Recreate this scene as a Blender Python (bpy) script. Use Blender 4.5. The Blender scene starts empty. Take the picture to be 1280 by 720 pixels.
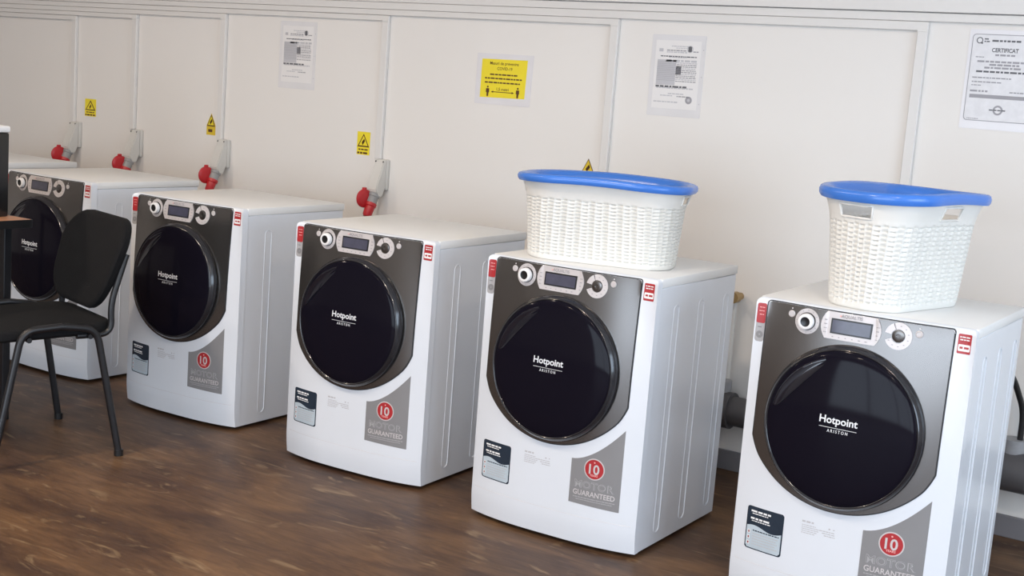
import bpy, bmesh, math, random
from mathutils import Vector, Matrix
random.seed(4)
sc = bpy.context.scene
C = sc.collection
PI = math.pi

# ------------------------------------------------------------------ camera
CX, CY, CZ = 2.31, -3.45, 1.3748
YAW, PIT, ROL, FPX = -0.5817, -0.1527, 0.0756, 1637.2
cam = bpy.data.cameras.new('camera'); camo = bpy.data.objects.new('camera', cam); C.objects.link(camo)
f = Vector((math.sin(YAW)*math.cos(PIT), math.cos(YAW)*math.cos(PIT), math.sin(PIT)))
r = f.cross(Vector((0, 0, 1))).normalized(); u = r.cross(f)
cr, sr = math.cos(ROL), math.sin(ROL)
R_ = cr*r + sr*u; U_ = -sr*r + cr*u
camo.matrix_world = Matrix(((R_.x, U_.x, -f.x, CX), (R_.y, U_.y, -f.y, CY), (R_.z, U_.z, -f.z, CZ), (0, 0, 0, 1)))
cam.sensor_width = 36; cam.lens = FPX*36/1280; cam.clip_start = .05
sc.camera = camo

# ------------------------------------------------------------------ light and exposure
sc.view_settings.view_transform = 'Standard'
sc.view_settings.look = 'None'
sc.view_settings.gamma = 1
sc.view_settings.use_curve_mapping = False
sc.view_settings.exposure = 0.0
w = bpy.data.worlds.new('sky'); sc.world = w; w.use_nodes = True
wn = w.node_tree.nodes; wl = w.node_tree.links
wn['Background'].inputs[0].default_value = (.75, .86, 1, 1)
wn['Background'].inputs[1].default_value = 1.0
def area(name, loc, rot, sx, sy, power, col, spread=180):
    l = bpy.data.lights.new(name, 'AREA'); l.shape = 'RECTANGLE'; l.size = sx; l.size_y = sy
    l.energy = power; l.color = col; l.spread = math.radians(spread)
    o = bpy.data.objects.new(name, l); C.objects.link(o); o.location = loc; o.rotation_euler = rot
    return o
RX0, RX1, RY0, WY, RZ = -6.2, 4.6, -6.2, 1.06, 2.75     # the room
# daylight just outside the shop window and the side window
area('daylight', (1.5, RY0-.12, 1.18), (PI/2, 0, 0), 4.7, 2.2, 178, (.74, .86, 1))
area('daylight', (RX1+.12, -1.5, 1.45), (0, PI/2, 0), 1.7, 2.6, 95, (.66, .82, 1))
CEIL = [(2.2, -1.9, 20), (.4, -1.9, 26), (-1.4, -1.9, 32), (-3.2, -1.9, 34), (2.2, -4.4, 16), (.4, -4.4, 14), (-1.4, -4.4, 12)]

# ------------------------------------------------------------------ materials
def mat(name, col, rough=.5, metal=0, coat=0, spec=.5, emit=0, bump=None, noise=None, trans=0, alpha=1):
    m = bpy.data.materials.new(name); m.use_nodes = True
    n = m.node_tree.nodes; l = m.node_tree.links; b = n['Principled BSDF']
    b.inputs['Base Color'].default_value = (*col, 1); b.inputs['Roughness'].default_value = rough
    b.inputs['Metallic'].default_value = metal; b.inputs['Coat Weight'].default_value = coat
    b.inputs['Coat Roughness'].default_value = .05
    b.inputs['Specular IOR Level'].default_value = spec
    b.inputs['Transmission Weight'].default_value = trans
    b.inputs['Alpha'].default_value = alpha
    if emit:
        b.inputs['Emission Color'].default_value = (*col, 1); b.inputs['Emission Strength'].default_value = emit
    tc = n.new('ShaderNodeTexCoord')
    if noise:
        sc_, amt = noise
        t = n.new('ShaderNodeTexNoise'); t.inputs['Scale'].default_value = sc_; t.inputs['Detail'].default_value = 5
        l.new(tc.outputs['Object'], t.inputs['Vector'])
        r_ = n.new('ShaderNodeValToRGB')
        r_.color_ramp.elements[0].position = .3; r_.color_ramp.elements[1].position = .7
        r_.color_ramp.elements[0].color = (*[c*(1-amt) for c in col], 1)
        r_.color_ramp.elements[1].color = (*[min(1, c*(1+amt)) for c in col], 1)
        l.new(t.outputs['Fac'], r_.inputs[0]); l.new(r_.outputs[0], b.inputs['Base Color'])
    if bump:
        sc_, st = bump
        t = n.new('ShaderNodeTexNoise'); t.inputs['Scale'].default_value = sc_
        l.new(tc.outputs['Object'], t.inputs['Vector'])
        bp = n.new('ShaderNodeBump'); bp.inputs['Strength'].default_value = st; bp.inputs['Distance'].default_value = .002
        l.new(t.outputs['Fac'], bp.inputs['Height']); l.new(bp.outputs[0], b.inputs['Normal'])
    return m
M = {}
M['wall'] = mat('wall_paint', (.80, .765, .725), .6, noise=(1.3, .012), bump=(60, .05))
M['ceiling'] = mat('ceiling_paint', (.8, .79, .77), .8, noise=(2, .01))
M['trunk'] = mat('trunking_plastic', (.735, .71, .68), .4, noise=(3, .01))
M['enamel'] = mat('white_enamel', (.745, .775, .825), .28, coat=.2, noise=(4, .006))
M['lidw'] = mat('white_lid_plastic', (.80, .80, .79), .35, noise=(4, .006))
M['panel'] = mat('graphite_metal', (.178, .168, .163), .27, metal=.88, noise=(2, .02))
M['gap'] = mat('dark_gap', (.02, .02, .022), .5, noise=(9, .1))
M['ring'] = mat('door_ring_grey', (.018, .018, .022), .2, coat=.3, noise=(5, .03))
M['glass'] = mat('smoked_glass', (.007, .006, .011), .08, coat=0, spec=.09, noise=(5, .03))
M['handle'] = mat('door_handle_black', (.008, .008, .014), .10, coat=.3, noise=(5, .03))
M['silver'] = mat('silver_plastic', (.62, .58, .58), .35, metal=.15, noise=(9, .03))
M['silver2'] = mat('silver_mid', (.36, .34, .34), .35, metal=.3, noise=(9, .03))
M['chrome'] = mat('knob_white', (.88, .87, .87), .2, noise=(9, .01))
M['black'] = mat('black_plastic', (.012, .012, .013), .3, noise=(9, .1))
M['lcd'] = mat('lcd_screen', (.075, .075, .11), .12, noise=(30, .12))
M['white'] = mat('print_white', (.85, .85, .85), .5, noise=(9, .01))
M['whiteg'] = mat('logo_white', (.78, .79, .82), .4, noise=(9, .01))
M['ink'] = mat('print_grey', (.33, .32, .34), .6, noise=(9, .05))
M['inkd'] = mat('print_dark', (.12, .12, .13), .6, noise=(9, .05))
M['inkl'] = mat('print_light', (.52, .51, .53), .6, noise=(9, .05))
M['red'] = mat('sticker_red', (.42, .025, .03), .35, noise=(9, .03))
M['redd'] = mat('sticker_dark_red', (.26, .012, .02), .35, noise=(9, .03))
M['pink'] = mat('print_pink', (.85, .42, .40), .4, noise=(9, .03))
M['navy'] = mat('label_navy', (.022, .035, .055), .25, noise=(20, .15))
M['lblue'] = mat('label_silver_blue', (.50, .58, .64), .3, noise=(12, .08))
M['sgrey'] = mat('sticker_grey', (.24, .235, .24), .4, noise=(9, .03))
M['sgrey2'] = mat('sticker_grey_light', (.40, .39, .40), .4, noise=(9, .03))
M['basket'] = mat('basket_white', (.80, .785, .74), .4, noise=(9, .01))
M['blue'] = mat('basket_blue', (.055, .20, .66), .25, noise=(5, .03))
M['socket'] = mat('socket_grey', (.64, .62, .58), .45, noise=(9, .02))
M['socketd'] = mat('socket_dark_grey', (.30, .30, .30), .45, noise=(9, .02))
M['sred'] = mat('socket_red', (.50, .018, .025), .35, noise=(9, .03))
M['yellow'] = mat('sign_yellow', (.86, .70, .03), .45, noise=(9, .02))
M['yellow2'] = mat('sign_amber', (.70, .50, .03), .45, noise=(9, .02))
M['brown'] = mat('sign_brown', (.10, .035, .01), .5, noise=(9, .02))
M['paper'] = mat('paper', (.80, .775, .76), .55, noise=(9, .01))
M['sleeve'] = mat('plastic_sleeve', (.75, .73, .73), .18, noise=(7, .03))
M['lam'] = mat('laminate', (.76, .735, .745), .22, noise=(7, .03))
M['certp'] = mat('certificate_paper', (.73, .715, .725), .35, noise=(40, .05))
M['fabric'] = mat('chair_fabric', (.0075, .0075, .0085), .9, bump=(300, .6), noise=(200, .2), spec=.2)
M['cmetal'] = mat('chair_black_metal', (.010, .010, .012), .38, noise=(9, .1))
M['desktop'] = mat('desk_wood', (.45, .21, .11), .4, noise=(12, .2))
M['brass'] = mat('brass', (.40, .27, .12), .4, metal=.7, noise=(20, .1))
M['vblue'] = mat('valve_blue', (.02, .07, .20), .4, noise=(9, .1))
M['pipe'] = mat('drain_pipe_grey', (.085, .08, .083), .5, noise=(7, .1))
M['pipew'] = mat('pipe_white', (.72, .70, .66), .4, noise=(7, .03))
M['hose'] = mat('hose_grey', (.30, .30, .31), .5, noise=(30, .1))
M['base'] = mat('baseboard', (.20, .19, .20), .5, noise=(5, .05))
M['frame'] = mat('window_frame_white', (.75, .76, .78), .4, noise=(5, .02))
M['lamp'] = mat('lamp_diffuser', (1, .86, .68), .5, emit=2.5)
M['pane'] = mat('window_glass', (.95, .98, 1), .02, trans=1)

def floor_mat():
    m = bpy.data.materials.new('wood_vinyl'); m.use_nodes = True
    n = m.node_tree.nodes; l = m.node_tree.links; b = n['Principled BSDF']
    tc = n.new('ShaderNodeTexCoord')
    br = n.new('ShaderNodeTexBrick'); br.offset = .37
    br.inputs['Scale'].default_value = 1; br.inputs['Brick Width'].default_value = 1.2; br.inputs['Row Height'].default_value = .18
    br.inputs['Mortar Size'].default_value = .0012; br.inputs['Mortar Smooth'].default_value = 1
    br.inputs['Color1'].default_value = (.0, .0, .0, 1); br.inputs['Color2'].default_value = (1, 1, 1, 1)
    br.inputs['Mortar'].default_value = (.35, .35, .35, 1); br.inputs['Bias'].default_value = 0
    l.new(tc.outputs['Object'], br.inputs['Vector'])
    def noise(scale, sx, sy, det, dist=0):
        mp = n.new('ShaderNodeMapping'); mp.inputs['Scale'].default_value = (sx, sy, 1)
        t = n.new('ShaderNodeTexNoise'); t.inputs['Scale'].default_value = scale; t.inputs['Detail'].default_value = det
        t.inputs['Distortion'].default_value = dist
        l.new(tc.outputs['Object'], mp.inputs[0]); l.new(mp.outputs[0], t.inputs['Vector']); return t
    n1 = noise(2.2, 1, 2.6, 4, .6); n2 = noise(8, 1, 5.5, 8, 1.2); n3 = noise(4.2, 1, 3.2, 10, 2.0)
    r1 = n.new('ShaderNodeValToRGB'); e = r1.color_ramp.elements
    e[0].position = .34; e[0].color = (.066, .036, .024, 1); e[1].position = .68; e[1].color = (.165, .092, .046, 1)
    l.new(n1.outputs['Fac'], r1.inputs[0])
    mx = n.new('ShaderNodeMix'); mx.data_type = 'RGBA'; mx.blend_type = 'MULTIPLY'; mx.inputs[0].default_value = .55
    r2 = n.new('ShaderNodeValToRGB'); r2.color_ramp.elements[0].position = .32; r2.color_ramp.elements[0].color = (.55, .5, .48, 1)
    r2.color_ramp.elements[1].position = .66; r2.color_ramp.elements[1].color = (1.25, 1.2, 1.15, 1)
    l.new(n2.outputs['Fac'], r2.inputs[0]); l.new(r1.outputs[0], mx.inputs[6]); l.new(r2.outputs[0], mx.inputs[7])
    m2 = n.new('ShaderNodeMix'); m2.data_type = 'RGBA'; m2.blend_type = 'MULTIPLY'; m2.inputs[0].default_value = .30
    r4 = n.new('ShaderNodeValToRGB'); r4.color_ramp.elements[0].color = (.55, .55, .6, 1); r4.color_ramp.elements[1].color = (1.15, 1.1, 1.05, 1)
    l.new(br.outputs['Color'], r4.inputs[0]); l.new(mx.outputs[2], m2.inputs[6]); l.new(r4.outputs[0], m2.inputs[7])
    # pale worn flecks
    r3 = n.new('ShaderNodeValToRGB'); r3.color_ramp.elements[0].position = .60; r3.color_ramp.elements[0].color = (0, 0, 0, 1)
    r3.color_ramp.elements[1].position = .76; r3.color_ramp.elements[1].color = (.75, .75, .75, 1)
    l.new(n3.outputs['Fac'], r3.inputs[0])
    m3 = n.new('ShaderNodeMix'); m3.data_type = 'RGBA'; l.new(r3.outputs[0], m3.inputs[0]); l.new(m2.outputs[2], m3.inputs[6])
    m3.inputs[7].default_value = (.30, .205, .115, 1)
    l.new(m3.outputs[2], b.inputs['Base Color'])
    b.inputs['Roughness'].default_value = .42; b.inputs['Specular IOR Level'].default_value = .25
    bp = n.new('ShaderNodeBump'); bp.inputs['Strength'].default_value = .15; bp.inputs['Distance'].default_value = .002
    l.new(n2.outputs['Fac'], bp.inputs['Height']); l.new(bp.outputs[0], b.inputs['Normal'])
    return m
M['floor'] = floor_mat()

# ------------------------------------------------------------------ helpers
def finish(bm, name, m, parent=None, smooth=None, normals=True):
    if normals: bmesh.ops.recalc_face_normals(bm, faces=bm.faces)
    me = bpy.data.meshes.new(name); bm.to_mesh(me); bm.free()
    ms = m if isinstance(m, (list, tuple)) else [m]
    for k in ms: me.materials.append(k)
    if smooth is not None:
        for p in me.polygons: p.use_smooth = True
        me.set_sharp_from_angle(angle=math.radians(smooth))
    o = bpy.data.objects.new(name, me); C.objects.link(o)
    if parent: o.parent = parent
    return o
def empty(name, label, cat, loc=(0, 0, 0), rz=0, group=None):
    o = bpy.data.objects.new(name, None); C.objects.link(o); o.location = loc; o.rotation_euler = (0, 0, rz)
    o.empty_display_size = .05
    return tag(o, label, cat, group)
def tag(o, label, cat, group=None):
    o['label'] = label; o['category'] = cat
    if group: o['group'] = group
    return o
def struct(o): o['kind'] = 'structure'; return o
def copy_tree(o, parent=None):
    c = o.copy(); C.objects.link(c)
    if parent: c.parent = parent
    for ch in o.children: copy_tree(ch, c)
    return c
def box(bm, x0, x1, y0, y1, z0, z1, bev=0, seg=2, mi=0):
    g = bmesh.ops.create_cube(bm, size=1)
    vs = g['verts']
    for v in vs:
        v.co = Vector((x0+(v.co.x+.5)*(x1-x0), y0+(v.co.y+.5)*(y1-y0), z0+(v.co.z+.5)*(z1-z0)))
    fs = set(f_ for v in vs for f_ in v.link_faces)
    for f_ in fs: f_.material_index = mi
    if bev:
        es = list(set(e for v in vs for e in v.link_edges))
        bmesh.ops.bevel(bm, geom=es, offset=bev, segments=seg, affect='EDGES', profile=.5)
def tube(bm, pts, rad, n=10, closed=False, cap=True, mi=0):
    pts = [Vector(p) for p in pts]; N = len(pts); rings = []
    rads = rad if isinstance(rad, (list, tuple)) else [rad]*N
    prev = None
    for i, p in enumerate(pts):
        if closed: t = pts[(i+1) % N]-pts[i-1]
        else: t = pts[min(i+1, N-1)]-pts[max(i-1, 0)]
        t.normalize()
        if prev is None:
            a = Vector((0, 0, 1)) if abs(t.z) < .9 else Vector((1, 0, 0))
            nx = t.cross(a).normalized()
        else:
            nx = (prev-t*prev.dot(t)).normalized()
        prev = nx; ny = t.cross(nx)
        rings.append([bm.verts.new(p+rads[i]*(math.cos(2*PI*k/n)*nx+math.sin(2*PI*k/n)*ny)) for k in range(n)])
    for i in range(N if closed else N-1):
        a, b = rings[i], rings[(i+1) % N]
        for k in range(n):
            f_ = bm.faces.new((a[k], a[(k+1) % n], b[(k+1) % n], b[k])); f_.material_index = mi
    if cap and not closed:
        bm.faces.new(rings[0]).material_index = mi; bm.faces.new(rings[-1][::-1]).material_index = mi
def smooth_path(pts, rad=.04, n=6):
    pts = [Vector(p) for p in pts]; out = [pts[0]]
    for i in range(1, len(pts)-1):
        a = pts[i-1]-pts[i]; b = pts[i+1]-pts[i]
        d = min(rad, a.length*.45, b.length*.45)
        p0 = pts[i]+a.normalized()*d; p2 = pts[i]+b.normalized()*d
        for k in range(n+1):
            t = k/n; out.append(p0*(1-t)**2+pts[i]*2*t*(1-t)+p2*t*t)
    out.append(pts[-1]); return out
def lathe(bm, prof, n=48, mtx=None, mi=0):
    """prof: (radius, height) about local z; mtx maps to place"""
    rings = []
    for r0, h in prof:
        if r0 < 1e-6: rings.append([bm.verts.new((0, 0, h))])
        else: rings.append([bm.verts.new((r0*math.cos(2*PI*k/n), r0*math.sin(2*PI*k/n), h)) for k in range(n)])
    vs = [v for R in rings for v in R]
    for a, b in zip(rings, rings[1:]):
        for k in range(n):
            k2 = (k+1) % n
            if len(a) == 1 and len(b) == 1: continue
            if len(a) == 1: fa = (a[0], b[k2], b[k])
            elif len(b) == 1: fa = (a[k], a[k2], b[0])
            else: fa = (a[k], a[k2], b[k2], b[k])
            bm.faces.new(fa).material_index = mi
    if mtx:
        for v in vs: v.co = mtx @ v.co
# flat shapes are drawn in (x, z) then dropped on a surface S(x, z) -> y, lifted by 'lift', given a skirt
FLAT, CYL = set(), set()
def outline_plate(bm, poly, S, lift, nx=1, depth=.001, mi=0, mib=None):
    """poly: list of (x,z); plate on a curved surface with thickness depth"""
    xs = [p[0] for p in poly]; zs = [p[1] for p in poly]
    wx, wz = max(xs)-min(xs), max(zs)-min(zs)
    tb = bmesh.new(); fa = tb.faces.new([tb.verts.new((x, 0, z)) for x, z in poly])
    if S not in FLAT and wx > .012:
        for lo, wd_, ax in ((min(xs), wx, (1, 0, 0)), (min(zs), wz, (0, 0, 1))):
            k = int(wd_/.010)
            if ax[2] and S in CYL: k = 0
            for i in range(1, k+1):
                p = lo+wd_*i/(k+1)
                bmesh.ops.bisect_plane(tb, geom=tb.verts[:]+tb.edges[:]+tb.faces[:], plane_co=(p*ax[0], 0, p*ax[2]), plane_no=ax, dist=1e-7)
    bmesh.ops.triangulate(tb, faces=tb.faces[:])
    tb.verts.index_update(); V = [bm.verts.new((v.co.x, S(v.co.x, v.co.z)-lift, v.co.z)) for v in tb.verts]
    for q in tb.faces: bm.faces.new([V[v.index] for v in q.verts]).material_index = mi
    for e in tb.edges:
        if len(e.link_faces) == 1:
            a, b = V[e.verts[0].index], V[e.verts[1].index]
            bm.faces.new((a, b, bm.verts.new(b.co+Vector((0, depth, 0))), bm.verts.new(a.co+Vector((0, depth, 0))))).material_index = mi
    tb.free()
def rrect(x0, x1, z0, z1, rad, n=5):
    out = []
    for cx, cz, a0 in ((x1-rad, z1-rad, 0), (x0+rad, z1-rad, PI/2), (x0+rad, z0+rad, PI), (x1-rad, z0+rad, 1.5*PI)):
        for k in range(n+1):
            a = a0+PI/2*k/n; out.append((cx+rad*math.cos(a), cz+rad*math.sin(a)))
    return out
def circ(cx, cz, rr, n=32): return [(cx+rr*math.cos(2*PI*k/n), cz+rr*math.sin(2*PI*k/n)) for k in range(n)]
def ring_plate(bm, cx, cz, r0, r1, S, lift, a0=0, a1=2*PI, n=40, mi=0, depth=.001):
    full = abs(a1-a0-2*PI) < 1e-6
    N = n if full else n+1
    def v(rr, a, dy): x = cx+rr*math.cos(a); z = cz+rr*math.sin(a); return bm.verts.new((x, S(x, z)-lift+dy, z))
    A = [a0+(a1-a0)*k/n for k in range(N)]
    L = [[v(rr, a, dy) for a in A] for rr, dy in ((r0, depth), (r0, 0), (r1, 0), (r1, depth))]
    for j in range(3):
        for k in range(n if full else n):
            k2 = (k+1) % N
            bm.faces.new((L[j][k], L[j][k2], L[j+1][k2], L[j+1][k])).material_index = mi
_tc = {}
def text_geo(s, bold=0):
    if (s, bold) in _tc: return _tc[(s, bold)]
    cu = bpy.data.curves.new('t', 'FONT'); cu.body = s; cu.align_x = 'CENTER'; cu.align_y = 'CENTER'
    cu.resolution_u = 3; cu.offset = bold
    o = bpy.data.objects.new('t', cu); C.objects.link(o)
    dg = bpy.context.evaluated_depsgraph_get()
    me = bpy.data.meshes.new_from_object(o.evaluated_get(dg))
    vs = [v.co.copy() for v in me.vertices]; fs = [tuple(p.vertices) for p in me.polygons]
    bpy.data.objects.remove(o); bpy.data.curves.remove(cu); bpy.data.meshes.remove(me)
    xs = [v.x for v in vs]; ys = [v.y for v in vs]
    bb = (min(xs), max(xs), min(ys), max(ys))
    _tc[(s, bold)] = (vs, fs, bb); return _tc[(s, bold)]
def text(bm, s, cx, cz, width, S, lift, mi=0, bold=0, height=None):
    vs, fs, (a, b, c, d) = text_geo(s, bold)
    k = width/(b-a); kz = k if height is None else height/(d-c)
    V = []
    for v in vs:
        x = cx+(v.x-(a+b)/2)*k; z = cz+(v.y-(c+d)/2)*kz
        V.append(bm.verts.new((x, S(x, z)-lift, z)))
    for q in fs:
        try: bm.faces.new([V[i] for i in q]).material_index = mi
        except ValueError: pass
def words(bm, x0, x1, z, h, S, lift, mi=0, rnd=random):
    """an unreadable line of print: word-long marks"""
    x = x0
    while x < x1-h:
        L = min(h*rnd.uniform(1.2, 4), x1-x)
        outline_plate(bm, [(x, z-h/2), (x+L, z-h/2), (x+L, z+h/2), (x, z+h/2)], S, lift, depth=.0002, mi=mi)
        x += L+h*.55
def rect(x0, x1, z0, z1): return [(x0, z0), (x1, z0), (x1, z1), (x0, z1)]

# ------------------------------------------------------------------ the room
def slab(name, x0, x1, y0, y1, z0, z1, m, bev=0):
    bm = bmesh.new(); box(bm, x0, x1, y0, y1, z0, z1, bev); return struct(finish(bm, name, m))
slab('floor', RX0-.2, RX1+.2, RY0-.2, WY+.2, -.1, 0, M['floor'])
slab('ceiling', RX0-.2, RX1+.2, RY0-.2, WY+.2, RZ, RZ+.1, M['ceiling'])
slab('wall_back', RX0-.2, RX1+.2, WY, WY+.15, 0, RZ, M['wall'])
slab('wall_left', RX0-.15, RX0, RY0, WY, 0, RZ, M['wall'])
def wall_holes(name, along, p0, p1, lo, hi, holes):
    """wall with openings; along 'x' (front wall) or 'y' (right wall)"""
    bm = bmesh.new()
    def b(a0, a1, z0, z1):
        if a1-a0 < 1e-4 or z1-z0 < 1e-4: return
        if along == 'x': box(bm, a0, a1, p0, p1, z0, z1)
        else: box(bm, p0, p1, a0, a1, z0, z1)
    a = lo
    for h0, h1, z0, z1 in holes:
        b(a, h0, 0, RZ); b(h0, h1, 0, z0); b(h0, h1, z1, RZ); a = h1
    b(a, hi, 0, RZ)
    return struct(finish(bm, name, M['wall']))
wall_holes('wall_front', 'x', RY0-.15, RY0, RX0-.2, RX1+.2, [(-.9, 3.9, .08, 2.3)])
wall_holes('wall_right', 'y', RX1, RX1+.15, RY0, WY, [(-2.8, -.2, .6, 2.3)])
def window(name, along, p, a0, a1, z0, z1, nm):
    bm = bmesh.new(); t = .05
    def b(q0, q1, r0, r1, th=.03):
        if along == 'x': box(bm, q0, q1, p-th, p+th, r0, r1, .004)
        else: box(bm, p-th, p+th, q0, q1, r0, r1, .004)
    b(a0, a0+t, z0, z1); b(a1-t, a1, z0, z1); b(a0+t, a1-t, z0, z0+t); b(a0+t, a1-t, z1-t, z1)
    for k in range(1, nm):
        c = a0+(a1-a0)*k/nm; b(c-t/2, c+t/2, z0+t, z1-t)
    o = struct(finish(bm, name, M['frame']))
    return o
window('window_1', 'x', RY0-.04, -.9, 3.9, .08, 2.3, 4)
window('window_2', 'y', RX1+.04, -2.8, -.2, .6, 2.3, 3)
slab('baseboard_back', RX0, RX1, WY-.014, WY, 0, .075, M['base'], .003)
# small round ceiling lamps
for x, y, pw in CEIL:
    t = empty('ceiling_lamp', 'small round warm ceiling lamp, above the frame', 'lamp', (x, y, RZ), 0, 'round ceiling lamps')
    bm = bmesh.new(); lathe(bm, [(.11, 0), (.11, -.02), (.10, -.03), (.085, -.03), (.085, -.02), (0, -.02)], 32); finish(bm, 'lamp_housing', M['frame'], t, 40)
    bm = bmesh.new(); lathe(bm, [(.084, -.021), (.084, -.029), (.06, -.034), (0, -.036)], 32); finish(bm, 'lamp_diffuser', M['lamp'], t, 40)
    o = area('ceiling_lamp_light', (x, y, RZ-.045), (0, 0, 0), .16, .16, pw, (1, .84, .68)); o.data.shape = 'DISK'

# ------------------------------------------------------------------ cable trunking along the wall
HZ = [1.722, 1.692, 1.661, 1.636, 1.612, 1.588, 1.566, 1.542]
POST = [None, .930, -.262, -1.405, -2.400, -3.030, -3.500]
XL = RX0+.01
slab('trim_1', XL, RX1-.01, WY-.030, WY, 1.7235, 1.80, M['trunk'], .002)
slab('trim_2', XL, RX1-.01, WY-.045, WY, 1.805, 1.86, M['trunk'], .003)
TL = ['topmost white cable channel running right along the whole wall above the baskets',
      'white cable channel with the drop left of the framed certificate',
      'white cable channel whose drop ends behind the laundry basket under the yellow triangle',
      'white cable channel dropping to the wall socket nearest the camera',
      'white cable channel dropping to the wall socket beside the half-triangle sticker',
      'white cable channel dropping to the second wall socket from the left',
      'lowest white cable channel dropping to the leftmost wall socket']
for i in range(7):
    z1, z0 = HZ[i], HZ[i+1]
    xe = RX1-.01 if i == 0 else POST[i]+.0175
    dep = .016+.0012*(i % 3)
    t = empty('cable_trunking', TL[i], 'cable trunking', (xe if i else 0, WY-.0012, 0), 0, 'white cable trunking on the back wall')
    ox = xe if i else 0
    bm = bmesh.new(); box(bm, XL-ox, xe-ox, -dep, 0, z0+.0006, z1-.0006, .002, 1)
    finish(bm, 'horizontal_channel', M['trunk'], t)
    if i:
        zb = 1.013 if i > 2 else .9
        bm = bmesh.new(); box(bm, -.035, 0, -.018, 0, zb, z0, .002, 1)
        # coupling clip at the corner
        box(bm, -.0355, .0005, -.0195, 0, z0-.004, z0+.006, .001, 1)
        finish(bm, 'drop_channel', M['trunk'], t)

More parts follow.
